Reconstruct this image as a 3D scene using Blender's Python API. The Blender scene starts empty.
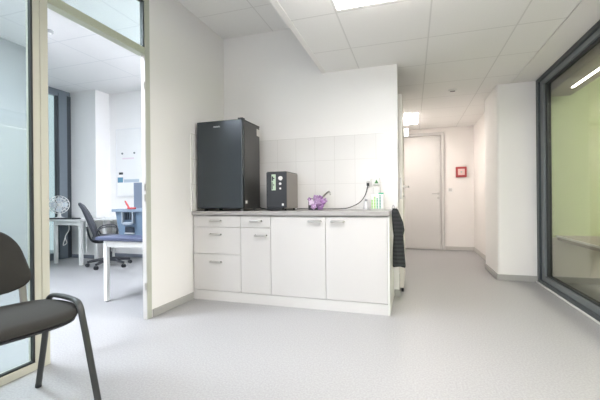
import bpy, bmesh, math, random
from mathutils import Vector, Matrix
random.seed(7)
SC = bpy.context.scene
COL = SC.collection
PI = math.pi

# ------------------------------------------------------------------ camera
cam_data = bpy.data.cameras.new('camera')
cam = bpy.data.objects.new('camera', cam_data)
COL.objects.link(cam)
YAW, ROLL, FPX = math.radians(17.77), -0.0092, 351.3
cam_data.sensor_width = 36.0
cam_data.lens = FPX * 36.0 / 600.0
cam_data.clip_start = 0.02
r_ = Vector((math.cos(YAW), math.sin(YAW), 0)); w_ = Vector((-math.sin(YAW), math.cos(YAW), 0)); u_ = Vector((0, 0, 1))
R_ = r_ * math.cos(ROLL) + u_ * math.sin(ROLL)
U_ = -r_ * math.sin(ROLL) + u_ * math.cos(ROLL)
M = Matrix((R_, U_, -w_)).transposed().to_4x4()
M.translation = Vector((0, 0, 1.0))
cam.matrix_world = M
SC.camera = cam

# ------------------------------------------------------------------ view, world, lights
SC.view_settings.view_transform = 'Standard'
SC.view_settings.look = 'None'
SC.view_settings.exposure = 1.57
SC.view_settings.gamma = 1.0
SC.view_settings.use_curve_mapping = False
PANEL_E = 10.3        # main room ceiling panels
CORR_E = 10.5         # corridor panel
OFF_E = 31.0          # office panels, added out of frame
STRIP_E = 7.0        # line lamp in the next room
COL_MAIN = (1.0, 0.945, 0.92)
COL_CORR = (1.0, 0.92, 0.86)
COL_OFF = (0.855, 0.90, 1.0)
wd = bpy.data.worlds.new('world'); SC.world = wd
wd.use_nodes = True
bg = wd.node_tree.nodes['Background']
bg.inputs[0].default_value = (0.68, 0.74, 0.78, 1)
bg.inputs[1].default_value = 0.42

dl = bpy.data.lights.new('added_fill_light', 'AREA'); dl.shape = 'RECTANGLE'; dl.size = 2.9; dl.size_y = 1.9  # added area lamp, fills the main room from behind the camera
dl.energy = 16.0; dl.color = (1.0, 0.95, 0.95)
dlo = bpy.data.objects.new('added_fill_light', dl); COL.objects.link(dlo)
dlo.location = (-0.25, -2.95, 1.5); dlo.rotation_euler = (math.radians(90), 0, 0)

# ------------------------------------------------------------------ materials
def mat(name, col, rough=0.5, metal=0.0, spec=0.5, emit=None, es=0.0, noise=0.0, nscale=60, bump=0.0, bscale=200):
    m = bpy.data.materials.new(name); m.use_nodes = True
    nt = m.node_tree; b = nt.nodes['Principled BSDF']
    b.inputs['Base Color'].default_value = (*col, 1)
    b.inputs['Roughness'].default_value = rough
    b.inputs['Metallic'].default_value = metal
    b.inputs['Specular IOR Level'].default_value = spec
    if emit:
        b.inputs['Emission Color'].default_value = (*emit, 1)
        b.inputs['Emission Strength'].default_value = es
    if noise or bump:
        g = nt.nodes.new('ShaderNodeNewGeometry')
        n = nt.nodes.new('ShaderNodeTexNoise'); n.inputs['Scale'].default_value = nscale
        n.inputs['Detail'].default_value = 3
        nt.links.new(g.outputs['Position'], n.inputs['Vector'])
        if noise:
            cr = nt.nodes.new('ShaderNodeValToRGB')
            cr.color_ramp.elements[0].position = 0.35; cr.color_ramp.elements[1].position = 0.65
            cr.color_ramp.elements[0].color = (*[c * (1 - noise) for c in col], 1)
            cr.color_ramp.elements[1].color = (*[min(1, c * (1 + noise)) for c in col], 1)
            nt.links.new(n.outputs['Fac'], cr.inputs[0]); nt.links.new(cr.outputs[0], b.inputs['Base Color'])
        if bump:
            n2 = nt.nodes.new('ShaderNodeTexNoise'); n2.inputs['Scale'].default_value = bscale
            nt.links.new(g.outputs['Position'], n2.inputs['Vector'])
            bp = nt.nodes.new('ShaderNodeBump'); bp.inputs['Strength'].default_value = bump
            bp.inputs['Distance'].default_value = 0.002
            nt.links.new(n2.outputs['Fac'], bp.inputs['Height']); nt.links.new(bp.outputs[0], b.inputs['Normal'])
    return m

def emitter(name, col, s):
    m = bpy.data.materials.new(name); m.use_nodes = True
    nt = m.node_tree; nt.nodes.clear()
    e = nt.nodes.new('ShaderNodeEmission'); e.inputs[0].default_value = (*col, 1); e.inputs[1].default_value = s
    o = nt.nodes.new('ShaderNodeOutputMaterial'); nt.links.new(e.outputs[0], o.inputs[0])
    return m

def grid_mat(name, col, line, specs, rough=0.5, spec=0.5, noise=0.0):
    """specs: list of (axis, origin, pitch, halfwidth) in world metres."""
    m = mat(name, col, rough, spec=spec)
    nt = m.node_tree; b = nt.nodes['Principled BSDF']
    g = nt.nodes.new('ShaderNodeNewGeometry'); s = nt.nodes.new('ShaderNodeSeparateXYZ')
    nt.links.new(g.outputs['Position'], s.inputs[0])
    def mth(op, a, bb=None):
        n = nt.nodes.new('ShaderNodeMath'); n.operation = op
        for i, v in enumerate((a, bb)):
            if v is None: continue
            if isinstance(v, (int, float)): n.inputs[i].default_value = v
            else: nt.links.new(v, n.inputs[i])
        return n.outputs[0]
    acc = None
    for ax, o, p, hw in specs:
        v = mth('SUBTRACT', s.outputs[ax], o)
        v = mth('DIVIDE', v, p)
        v = mth('ADD', v, 100.5)
        v = mth('FRACT', v)
        v = mth('SUBTRACT', v, 0.5)
        v = mth('ABSOLUTE', v)
        v = mth('LESS_THAN', v, hw / p)
        acc = v if acc is None else mth('MAXIMUM', acc, v)
    mix = nt.nodes.new('ShaderNodeMix'); mix.data_type = 'RGBA'
    mix.inputs[6].default_value = (*col, 1); mix.inputs[7].default_value = (*line, 1)
    if noise:
        n = nt.nodes.new('ShaderNodeTexNoise'); n.inputs['Scale'].default_value = 90; n.inputs['Detail'].default_value = 4
        nt.links.new(g.outputs['Position'], n.inputs['Vector'])
        cr = nt.nodes.new('ShaderNodeValToRGB')
        cr.color_ramp.elements[0].color = (*[c * (1 - noise) for c in col], 1)
        cr.color_ramp.elements[1].color = (*[min(1, c * (1 + noise)) for c in col], 1)
        nt.links.new(n.outputs['Fac'], cr.inputs[0]); nt.links.new(cr.outputs[0], mix.inputs[6])
    nt.links.new(acc, mix.inputs[0]); nt.links.new(mix.outputs[2], b.inputs['Base Color'])
    bp = nt.nodes.new('ShaderNodeBump'); bp.inputs['Strength'].default_value = 0.4; bp.inputs['Distance'].default_value = 0.002; bp.invert = True
    nt.links.new(acc, bp.inputs['Height']); nt.links.new(bp.outputs[0], b.inputs['Normal'])
    return m

def glass(name, tint, refl=0.6, ior=1.5):
    m = bpy.data.materials.new(name); m.use_nodes = True
    nt = m.node_tree; nt.nodes.clear()
    t = nt.nodes.new('ShaderNodeBsdfTransparent'); t.inputs[0].default_value = (*tint, 1)
    g = nt.nodes.new('ShaderNodeBsdfGlossy'); g.inputs['Roughness'].default_value = 0.0
    lw = nt.nodes.new('ShaderNodeLayerWeight'); lw.inputs['Blend'].default_value = 0.5
    pw = nt.nodes.new('ShaderNodeMath'); pw.operation = 'POWER'; pw.inputs[1].default_value = 5.0
    f = nt.nodes.new('ShaderNodeMath'); f.operation = 'MULTIPLY_ADD'; f.inputs[1].default_value = 0.96; f.inputs[2].default_value = 0.04
    nt.links.new(lw.outputs['Facing'], pw.inputs[0]); nt.links.new(pw.outputs[0], f.inputs[0])
    mu = nt.nodes.new('ShaderNodeMath'); mu.operation = 'MULTIPLY'; mu.inputs[1].default_value = refl
    x = nt.nodes.new('ShaderNodeMixShader'); o = nt.nodes.new('ShaderNodeOutputMaterial')
    nt.links.new(f.outputs[0], mu.inputs[0]); nt.links.new(mu.outputs[0], x.inputs[0])
    nt.links.new(t.outputs[0], x.inputs[1]); nt.links.new(g.outputs[0], x.inputs[2]); nt.links.new(x.outputs[0], o.inputs[0])
    return m

WALL = mat('wall_paint', (0.875, 0.865, 0.85), 0.65, bump=0.15, bscale=120)
WALLC = mat('corridor_paint', (0.86, 0.83, 0.80), 0.65)
WALLO = mat('office_paint', (0.90, 0.885, 0.87), 0.65)
CEIL = grid_mat('ceiling_tiles', (0.87, 0.86, 0.84), (0.73, 0.72, 0.70), [(0, -0.53, 0.67, 0.006), (1, 3.22, 0.645, 0.006)], 0.8, noise=0.03)
CEILU = grid_mat('raised_ceiling_tiles', (0.86, 0.855, 0.835), (0.73, 0.72, 0.70), [(0, -1.51, 0.67, 0.006), (1, 3.22, 0.645, 0.005)], 0.8, noise=0.03)
CEILO = grid_mat('office_ceiling_tiles', (0.86, 0.85, 0.84), (0.74, 0.74, 0.74), [(0, -2.9, 1.25, 0.007), (1, 3.22, 0.63, 0.007)], 0.8, noise=0.02)
PLAIN = mat('plain_ceiling', (0.84, 0.825, 0.80), 0.75)
TILE = grid_mat('wall_tiles', (0.82, 0.81, 0.795), (0.72, 0.71, 0.69), [(0, -0.14, 0.2205, 0.0024), (2, 0.914, 0.258, 0.0024)], 0.12, noise=0.0)
TILES = grid_mat('side_wall_tiles', (0.83, 0.825, 0.80), (0.66, 0.65, 0.625), [(1, 3.74, 0.2205, 0.0024), (2, 0.914, 0.258, 0.0024)], 0.12)
FLOORM = mat('speckled_vinyl', (0.338, 0.338, 0.34), 0.42, noise=0.10, nscale=95)
VINYL = mat('grey_skirting_vinyl', (0.41, 0.41, 0.395), 0.5)
BEIGE = mat('beige_frame_paint', (0.60, 0.59, 0.50), 0.4)
GREENISH = mat('green_beige_frame_paint', (0.50, 0.53, 0.41), 0.4)
BLACKR = mat('black_gasket', (0.03, 0.035, 0.035), 0.6)
DARKF = mat('dark_grey_frame', (0.045, 0.057, 0.064), 0.38)
DARKF2 = mat('mid_grey_frame', (0.17, 0.19, 0.195), 0.38)
OFRAME = mat('office_grey_frame', (0.20, 0.235, 0.27), 0.4)
FRONT = mat('white_laminate', (0.585, 0.575, 0.56), 0.28)
CARC = mat('white_carcass', (0.62, 0.62, 0.60), 0.5)
TOPM = mat('grey_worktop', (0.34, 0.33, 0.32), 0.4, noise=0.05, nscale=150)
STEEL = mat('brushed_steel', (0.50, 0.49, 0.47), 0.32, 0.9)
CHROME = mat('chrome', (0.6, 0.6, 0.6), 0.15, 1.0)
FRIDGE = mat('anthracite_metal', (0.045, 0.055, 0.062), 0.22, 0.35)
FRIDGES = mat('anthracite_side', (0.06, 0.06, 0.058), 0.3, 0.2)
BLACK = mat('black_plastic', (0.018, 0.02, 0.024), 0.4)
MACH = mat('dark_machine', (0.035, 0.038, 0.045), 0.35)
MACHS = mat('taupe_metal', (0.27, 0.25, 0.23), 0.35, 0.4)
WHITEP = mat('white_plastic', (0.82, 0.82, 0.80), 0.4)
GREYP = mat('grey_plastic', (0.45, 0.46, 0.47), 0.45)
LCD = mat('pale_green_label', (0.55, 0.68, 0.52), 0.4)
LIME = mat('lime_print', (0.30, 0.62, 0.12), 0.5)
TEAL = mat('teal_print', (0.03, 0.28, 0.22), 0.5)
GREEN = mat('green_cap', (0.05, 0.40, 0.22), 0.4)
DKGREEN = mat('dark_green_print', (0.05, 0.18, 0.06), 0.5)
PETAL = mat('purple_petal', (0.30, 0.16, 0.36), 0.55, noise=0.25, nscale=120)
PETAL2 = mat('lilac_petal', (0.46, 0.30, 0.52), 0.55, noise=0.2, nscale=140)
PETALW = mat('pale_lilac_petal', (0.80, 0.66, 0.83), 0.55)
STEMG = mat('plant_stem', (0.14, 0.17, 0.08), 0.6)
POT = mat('dark_glass_pot', (0.07, 0.065, 0.08), 0.15)
CHAIRF = mat('charcoal_fabric', (0.030, 0.029, 0.026), 0.95, noise=0.15, nscale=900, bump=0.3, bscale=1400)
CHAIRT = mat('black_coated_tube', (0.035, 0.038, 0.038), 0.33)
CHAIRS = mat('grey_metal_bracket', (0.22, 0.22, 0.21), 0.4, 0.5)
RED = mat('red_plastic', (0.40, 0.05, 0.055), 0.45)
CYAN = mat('aqua_panel', (0.36, 0.375, 0.375), 0.7)
OTAB = mat('blue_vinyl_top', (0.075, 0.09, 0.15), 0.5)
CRATE = mat('blue_grey_crate', (0.12, 0.18, 0.25), 0.45)
CRATED = mat('dark_crate_slot', (0.02, 0.03, 0.045), 0.4)
OCH = mat('slate_blue_upholstery', (0.048, 0.052, 0.064), 0.7)
OCHD = mat('dark_chair_plastic', (0.03, 0.032, 0.038), 0.45)
MONI = mat('blue_grey_monitor_back', (0.22, 0.26, 0.34), 0.5)
GWALL = mat('green_wall_paint', (0.50, 0.58, 0.33), 0.7)
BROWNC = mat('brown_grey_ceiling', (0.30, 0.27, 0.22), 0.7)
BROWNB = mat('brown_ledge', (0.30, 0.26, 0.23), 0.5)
PAPER = mat('paper', (0.85, 0.85, 0.86), 0.8)
PINK = mat('pink_paper', (0.78, 0.66, 0.72), 0.8)
BLUEN = mat('blue_note', (0.12, 0.28, 0.40), 0.8)
WOOD = mat('light_wood', (0.45, 0.33, 0.22), 0.5)

def towel_mat():
    m = mat('dark_striped_cloth', (0.022, 0.026, 0.028), 0.9)
    nt = m.node_tree; b = nt.nodes['Principled BSDF']
    g = nt.nodes.new('ShaderNodeNewGeometry')
    wv = nt.nodes.new('ShaderNodeTexWave'); wv.bands_direction = 'Z'; wv.inputs['Scale'].default_value = 9.0; wv.inputs['Distortion'].default_value = 0.6
    nt.links.new(g.outputs['Position'], wv.inputs['Vector'])
    cr = nt.nodes.new('ShaderNodeValToRGB')
    cr.color_ramp.elements[0].color = (0.014, 0.017, 0.019, 1); cr.color_ramp.elements[1].color = (0.034, 0.038, 0.04, 1)
    nt.links.new(wv.outputs['Fac'], cr.inputs[0]); nt.links.new(cr.outputs[0], b.inputs['Base Color'])
    return m
TOWEL = towel_mat()
GL = glass('clear_glass', (0.90, 0.95, 0.94), 0.7)
GLL = glass('pale_aqua_glass', (0.86, 0.905, 0.90), 0.8)
GLR = glass('grey_glass', (0.80, 0.80, 0.76), 1.0)

# ------------------------------------------------------------------ helpers
def new_bm(): return bmesh.new()
def add_box(bm, x0, x1, y0, y1, z0, z1, bev=0.0, seg=2):
    r = bmesh.ops.create_cube(bm, size=1.0); vs = r['verts']
    for v in vs:
        v.co = Vector((x0 + (v.co.x + .5) * (x1 - x0), y0 + (v.co.y + .5) * (y1 - y0), z0 + (v.co.z + .5) * (z1 - z0)))
    if bev:
        es = list({e for v in vs for e in v.link_edges})
        bmesh.ops.bevel(bm, geom=es, offset=bev, segments=seg, profile=0.5, affect='EDGES')
    return bm
def box(x0, x1, y0, y1, z0, z1, bev=0.0): return add_box(new_bm(), x0, x1, y0, y1, z0, z1, bev)
def add_tube(bm, pts, rad, n=10, flat=1.0, cap=True):
    pts = [Vector(p) for p in pts]; rings = []
    prev = None
    for i, p in enumerate(pts):
        d = (pts[min(i + 1, len(pts) - 1)] - pts[max(i - 1, 0)]).normalized()
        if prev is None:
            a = Vector((0, 0, 1)) if abs(d.z) < .9 else Vector((1, 0, 0))
            s = d.cross(a).normalized()
        else:
            s = (prev - d * prev.dot(d)).normalized()
        prev = s; t = d.cross(s)
        rr = rad[i] if isinstance(rad, (list, tuple)) else rad
        rings.append([bm.verts.new(p + s * math.cos(2 * PI * k / n) * rr + t * math.sin(2 * PI * k / n) * rr * flat) for k in range(n)])
    for a, b in zip(rings, rings[1:]):
        for k in range(n): bm.faces.new((a[k], a[(k + 1) % n], b[(k + 1) % n], b[k]))
    if cap: bm.faces.new(list(reversed(rings[0]))); bm.faces.new(rings[-1])
    return bm
def add_lathe(bm, prof, c=(0, 0, 0), n=24, axis='Z'):
    rings = []
    for r, z in prof:
        ring = []
        for k in range(n):
            a = 2 * PI * k / n; x, y = r * math.cos(a), r * math.sin(a)
            co = {'Z': (x, y, z), 'Y': (x, z, y), 'X': (z, x, y)}[axis]
            ring.append(bm.verts.new(Vector(co) + Vector(c)))
        rings.append(ring)
    for a, b in zip(rings, rings[1:]):
        for k in range(n): bm.faces.new((a[k], a[(k + 1) % n], b[(k + 1) % n], b[k]))
    bm.faces.new(list(reversed(rings[0]))); bm.faces.new(rings[-1])
    bmesh.ops.recalc_face_normals(bm, faces=bm.faces[:])
    return bm
def add_prism(bm, outline, z0, z1, f=lambda x, y, z: (x, y, z)):
    a = [bm.verts.new(f(x, y, z0)) for x, y in outline]; b = [bm.verts.new(f(x, y, z1)) for x, y in outline]
    n = len(outline)
    for k in range(n): bm.faces.new((a[k], a[(k + 1) % n], b[(k + 1) % n], b[k]))
    bm.faces.new(list(reversed(a))); bm.faces.new(b)
    bmesh.ops.recalc_face_normals(bm, faces=bm.faces[:])
    return bm
def smooth_path(pts, n=8):
    P = [Vector(p) for p in pts]; out = []
    for i in range(len(P) - 1):
        p0, p1, p2, p3 = P[max(i - 1, 0)], P[i], P[i + 1], P[min(i + 2, len(P) - 1)]
        for k in range(n):
            t = k / n
            out.append(0.5 * ((2 * p1) + (-p0 + p2) * t + (2 * p0 - 5 * p1 + 4 * p2 - p3) * t * t + (-p0 + 3 * p1 - 3 * p2 + p3) * t ** 3))
    out.append(P[-1]); return out
def obj(name, bm, m, parent=None, smooth=False, loc=None, rot=None):
    me = bpy.data.meshes.new(name); bm.to_mesh(me); bm.free()
    me.materials.append(m)
    if smooth:
        for p in me.polygons: p.use_smooth = True
        me.set_sharp_from_angle(angle=math.radians(38))
    o = bpy.data.objects.new(name, me); COL.objects.link(o)
    if parent: o.parent = parent
    if loc: o.location = loc
    if rot: o.rotation_euler = rot
    return o
def tag(o, label, cat, group=None):
    o['label'] = label; o['category'] = cat
    if group: o['group'] = group
    return o
def thing(name, label, cat, loc=(0, 0, 0), rotz=0, group=None):
    o = bpy.data.objects.new(name, None); COL.objects.link(o)
    o.empty_display_size = 0.05
    o.location = loc; o.rotation_euler = (0, 0, rotz)
    return tag(o, label, cat, group)
def struct(name, bm=None, m=None, label=None, cat=None, loc=(0, 0, 0)):
    if bm is None:
        o = bpy.data.objects.new(name, None); COL.objects.link(o); o.location = loc
        o.empty_display_size = 0.05
    else: o = obj(name, bm, m)
    o['kind'] = 'structure'
    if label: o['label'] = label; o['category'] = cat
    return o

# ------------------------------------------------------------------ the rooms
XL, XR, YK, YD = -2.15, 1.43, 3.75, 7.41
ZL, ZU, ZO = 2.39, 2.94, 2.98
YN = -2.6                       # wall behind the camera
OX, OYF = -5.90, 5.10           # office window wall and far wall
struct('floor', box(-7.2, 5.2, -3.2, 7.6, -0.12, 0.0), FLOORM, 'pale grey speckled vinyl floor running through all rooms', 'floor')
# lowered ceiling of the main room and the corridor
c = struct('ceiling', box(-0.91, 1.147, YN, YD, ZL, ZL + 0.05), CEIL, 'lowered tiled ceiling over the main room and corridor', 'ceiling')
struct('ceiling', box(1.154, 1.50, YN, 5.0, ZL, ZL + 0.05), PLAIN, 'plain ceiling border strip along the dark-framed window', 'ceiling')
struct('ceiling', box(XL - 0.12, -0.86, YN, 3.88, ZU, ZU + 0.05), CEILU, 'raised tiled ceiling above the kitchenette corner', 'ceiling')
struct('trim_1', add_box(box(-0.93, -0.91, YN, YK, ZL - 0.002, ZU), -0.93, -0.885, YN, YK, ZL - 0.006, ZL), PLAIN, 'vertical step edge of the lowered ceiling', 'ceiling edge')
struct('wall_back', box(XL - 0.12, -0.14, YK, 3.87, 0, ZU), WALL, 'white wall behind the kitchenette worktop', 'wall')
struct('wall_left', box(XL - 0.085, XL, 2.49, YK, 0, ZU), WALL, 'white wall between the glazed partition and the kitchenette', 'wall')
wfb = box(-7.2, -1.7, YN - 0.12, YN, 0, 3.1); add_box(wfb, 1.2, 5.2, YN - 0.12, YN, 0, 3.1); add_box(wfb, -1.7, 1.2, YN - 0.12, YN, 0, 0.6); add_box(wfb, -1.7, 1.2, YN - 0.12, YN, 2.3, 3.1)
struct('wall_front', wfb, WALL, 'white wall opposite the kitchenette, with an added unseen window', 'wall')
wn = struct('added_window', label='unseen window added opposite the kitchenette to let fill light in', cat='window')  # never in view; added as an opening for the fill lamp outside
fb_ = box(-1.7, -1.64, YN - 0.1, YN - 0.03, 0.6, 2.3); add_box(fb_, 1.14, 1.2, YN - 0.1, YN - 0.03, 0.6, 2.3); add_box(fb_, -1.64, 1.14, YN - 0.1, YN - 0.03, 0.6, 0.66); add_box(fb_, -1.64, 1.14, YN - 0.1, YN - 0.03, 2.24, 2.3); add_box(fb_, -0.28, -0.22, YN - 0.1, YN - 0.03, 0.66, 2.24)
obj('window_frame', fb_, DARKF, wn)
struct('wall_left', box(XL - 0.12, XL, YN, 2.489, 2.772, ZU + 0.05), WALL, 'white wall strip above the glazed partition', 'wall')
# room behind the kitchen wall, seen only from the side
struct('wall_left', box(-0.30, -0.16, 4.86, 6.0, 0, ZL), WALLC, 'corridor wall behind the open white door', 'wall')
struct('wall_left', box(-0.55, -0.45, 6.0, YD, 0, ZL), WALLC, 'set back left wall at the far end of the corridor', 'wall')
struct('wall_left', box(-0.9, -0.8, 3.87, 4.86, 0, ZL), WALLC, 'wall inside the side room behind the kitchenette', 'wall')
struct('wall_left', box(-0.9, -0.30, 4.86, 4.96, 0, ZL), WALLC, 'short return wall of the side room', 'wall')
struct('wall_left', box(-0.45, -0.30, 5.9, 6.0, 0, ZL), WALLC, 'short return where the corridor widens', 'wall')
struct('wall_far', box(-0.55, 1.35, YD, YD + 0.12, 0, 2.55), WALLC, 'far end wall of the corridor', 'wall')
struct('wall_right', box(1.12, 1.24, 5.6, YD, 0, 2.55), WALLC, 'warm white right wall of the corridor', 'wall')
def rounded_pillar():
    bm = new_bm()
    r = 0.035
    pts = [(1.43, 4.84)] + [(0.99 + r - r * math.sin(a), 4.84 + r - r * math.cos(a)) for a in [i * PI / 2 / 6 for i in range(7)]] + [(0.99, 5.6), (1.43, 5.6)]
    return add_prism(bm, pts, 0, ZL)
struct('wall_right', rounded_pillar(), WALL, 'white pillar between the corridor and the dark window frame', 'pillar')
# skirtings
VINYLC = mat('pale_corridor_skirting', (0.58, 0.56, 0.53), 0.5)
def skirt(name, x0, x1, y0, y1, h=0.065, label=''):
    return struct(name, box(x0, x1, y0, y1, 0.0, h, 0.003), VINYLC if y0 > 5.5 else VINYL, label, 'skirting')
skirt('baseboard_left', XL, XL + 0.012, 2.50, 3.088, 0.068, 'grey skirting below the wall beside the kitchenette')
skirt('baseboard_right', 0.978, 1.415, 4.826, 4.839, 0.07, 'grey skirting on the front of the pillar')
skirt('baseboard_right', 0.977, 0.989, 4.84, 5.6, 0.07, 'grey skirting round the corridor side of the pillar')
skirt('baseboard_right', 1.108, 1.12, 5.6, YD, 0.07, 'grey skirting along the right corridor wall')
skirt('baseboard_far', 0.60, 1.108, YD - 0.012, YD, 0.07, 'grey skirting right of the far corridor door')
skirt('baseboard_back', -0.185, -0.128, YK - 0.012, YK, 0.07, 'short grey skirting at the end of the kitchenette wall')
struct('trim_2', box(XL, -0.142, YK - 0.008, YK, 0.895, 1.69), TILE, 'white glossy wall tiles above the worktop', 'wall tiles')
struct('trim_3', box(XL, XL + 0.008, 3.07, YK - 0.008, 0.895, 1.69), TILES, 'white glossy wall tiles left of the black fridge', 'wall tiles')

# far corridor door
d = struct('door_1', label='closed white door at the far end of the corridor', cat='door', loc=(0.08, YD, 0))
obj('door_leaf', box(-0.45, 0.445, -0.03, -0.002, 0.012, 2.235, 0.003), mat('door_white', (0.63, 0.615, 0.595), 0.4), d)
fr = add_box(new_bm(), 0.452, 0.51, -0.045, -0.002, 0, 2.30, 0.003); add_box(fr, -0.51, -0.455, -0.045, -0.002, 0, 2.30, 0.003); add_box(fr, -0.455, 0.452, -0.045, -0.002, 2.243, 2.30, 0.003)
obj('door_frame', fr, mat('frame_white', (0.58, 0.565, 0.545), 0.45), d)
def handle(parent, x, y, z, sx, out=(0, -1, 0)):
    hb = new_bm()
    add_lathe(hb, [(0.024, 0), (0.024, 0.008)], (x, y - 0.008, z), axis='Y')
    add_tube(hb, smooth_path([(x, y - 0.005, z), (x, y - 0.04, z), (x + sx * 0.012, y - 0.055, z), (x + sx * 0.12, y - 0.055, z)]), 0.0085)
    h = obj('handle', hb, STEEL, parent, True)
    kb = add_lathe(new_bm(), [(0.024, 0), (0.024, 0.008)], (x, y - 0.008, z - 0.085), axis='Y')
    obj('lock_rosette', kb, STEEL, parent, True)
handle(d, 0.40, -0.03, 1.10, -1)

# open white door beside the kitchenette wall, seen along its edge
d = struct('door_2', label='open white door seen edge-on beside the hanging dark towel', cat='door', loc=(-0.119, 3.93, 0))
obj('door_leaf', box(-0.021, 0.021, 0.0, 0.86, 0.045, 2.13, 0.002), mat('open_door_white', (0.76, 0.74, 0.68), 0.4), d)
obj('lock_plate', box(-0.011, 0.009, -0.003, 0.0, 1.00, 1.23, 0.001), STEEL, d)
hb = add_lathe(new_bm(), [(0.026, 0), (0.026, 0.008)], (0.021, 0.07, 1.135), axis='X')
add_tube(hb, smooth_path([(0.02, 0.07, 1.135), (0.062, 0.07, 1.135), (0.075, 0.085, 1.135), (0.075, 0.19, 1.135)]), 0.009)
obj('handle', hb, STEEL, d, True)
kb = add_lathe(new_bm(), [(0.024, 0), (0.024, 0.012)], (0.021, 0.07, 1.045), axis='X')
obj('lock_rosette', kb, STEEL, d, True)
obj('door_stop', add_lathe(new_bm(), [(0.012, 0), (0.014, 0.02), (0.010, 0.045)], (0.008, 0.03, 0.0)), BLACK, d, True)
hg = new_bm()
for z in (0.3, 1.9): add_box(hg, -0.035, -0.02, 0.86, 0.932, z, z + 0.09)
obj('hinge', hg, STEEL, d)

# ------------------------------------------------------------------ glazed partition on the left
def frame_bar(bm, y0, y1, z0, z1, x0=XL - 0.06, x1=XL + 0.005, bev=0.003): add_box(bm, x0, x1, y0, y1, z0, z1, bev)
w = struct('window_1', label='fixed floor-length glass panel in a beige frame behind the black chair', cat='glass panel', loc=(0, 0, 0))
f = new_bm(); frame_bar(f, 1.553, 1.60, 0, 2.77); frame_bar(f, 1.512, 1.552, 0, 2.77, x1=XL + 0.0); frame_bar(f, YN, 1.511, 0, 0.045); frame_bar(f, YN, 1.511, 2.70, 2.77)
obj('window_frame', f, BEIGE, w)
g = new_bm(); frame_bar(g, 1.499, 1.5105, 0.0455, 2.699, XL - 0.022, XL - 0.001, 0); frame_bar(g, YN, 1.499, 0.0455, 0.057, XL - 0.022, XL - 0.001, 0)
obj('gasket', g, BLACKR, w)
obj('glass_pane', box(XL - 0.020, XL - 0.012, YN, 1.499, 0.057, 2.699), GLL, w)
w = struct('window_2', label='glass transom above the open office doorway', cat='glass panel', loc=(0, 0, 0))
f = new_bm(); frame_bar(f, 1.601, 2.435, 2.240, 2.302); frame_bar(f, 1.601, 2.435, 2.70, 2.77)
obj('window_frame', f, GREENISH, w)
g = new_bm(); frame_bar(g, 2.422, 2.435, 2.3025, 2.699, XL - 0.035, XL - 0.002, 0); frame_bar(g, 1.601, 2.422, 2.688, 2.699, XL - 0.035, XL - 0.002, 0)
obj('gasket', g, BLACKR, w)
obj('glass_pane', box(XL - 0.020, XL - 0.012, 1.601, 2.422, 2.3025, 2.688), GL, w)
tp = struct('trim_4', label='right post of the office doorway, grey-green face with a white inner side', cat='door frame')
f = new_bm(); frame_bar(f, 2.436, 2.489, 0, 2.77, XL - 0.038, XL + 0.006)
obj('post_face', f, mat('grey_green_post', (0.50, 0.52, 0.45), 0.4), tp)
obj('inner_side', box(XL - 0.036, XL + 0.001, 2.431, 2.4355, 0.0, 2.238), FRONT, tp)
for z in (0.25, 1.00, 1.09, 1.95): obj('hinge', add_tube(new_bm(), [(XL - 0.004, 2.426, z), (XL - 0.004, 2.426, z + 0.06)], 0.006), STEEL, tp)
# ------------------------------------------------------------------ big window on the right
w = struct('window_3', label='tall window in a dark grey frame along the right side', cat='window', loc=(0, 0, 0))
def wf(name, x0, x1, yb, zt, zb, t, m, th=0.05, ts=0.05):
    """one rectangular frame step: post at the far end, head and sill"""
    b = new_bm(); add_box(b, x0, x1, yb - t, yb, zb, zt, 0.002); add_box(b, x0, x1, YN, yb - t, zt - th, zt, 0.002); add_box(b, x0, x1, YN, yb - t, zb, zb + ts, 0.002)
    return obj(name, b, m, w)
wf('outer_frame', 1.405, 1.46, 4.838, ZL, 0.0, 0.075, DARKF, 0.042, 0.045)
wf('window_frame', 1.428, 1.50, 4.762, ZL - 0.0425, 0.0455, 0.10, DARKF2, 0.050, 0.055)
wf('gasket', 1.448, 1.49, 4.661, ZL - 0.093, 0.101, 0.045, BLACKR, 0.018, 0.018)
obj('sill', box(1.385, 1.404, YN, 4.82, 0.0, 0.012, 0.002), mat('pale_sealant', (0.72, 0.72, 0.70), 0.5), w)
obj('glass_pane', box(1.466, 1.474, YN, 4.615, 0.12, ZL - 0.112), GLR, w)
# next room behind that window
struct('wall_right', box(1.50, 5.2, 4.90, 5.02, 0, 3.0), GWALL, 'pale green wall of the room behind the dark-framed window', 'wall')
struct('wall_right', box(5.1, 5.2, YN, 4.9, 0, 3.0), GWALL, 'green far side wall of the next room', 'wall')
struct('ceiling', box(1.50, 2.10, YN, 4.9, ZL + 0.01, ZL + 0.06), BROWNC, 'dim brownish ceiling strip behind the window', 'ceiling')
struct('ceiling', box(2.05, 5.2, YN, 5.0, 2.95, 3.0), PLAIN, 'higher ceiling of the next room', 'ceiling')
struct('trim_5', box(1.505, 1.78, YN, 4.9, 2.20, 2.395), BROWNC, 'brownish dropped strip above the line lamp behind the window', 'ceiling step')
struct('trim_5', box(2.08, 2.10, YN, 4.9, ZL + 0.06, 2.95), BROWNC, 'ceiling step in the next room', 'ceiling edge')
struct('trim_6', box(1.52, 5.1, 4.885, 4.90, 0.0, 0.53), mat('cream_dado', (0.86, 0.82, 0.74), 0.6), 'cream lower wall band behind the window', 'wall band')
struct('baseboard_right', box(1.52, 5.1, 4.872, 4.885, 0.0, 0.07), VINYL, 'grey skirting of the room behind the window', 'skirting')
lg = thing('wall_ledge', 'dim brown ledge with a pale front edge behind the window glass', 'ledge', (1.62, 4.87, 0))
obj('ledge_top', box(0, 0.54, -2.6, 0, 0.50, 0.555, 0.003), BROWNB, lg)
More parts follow.
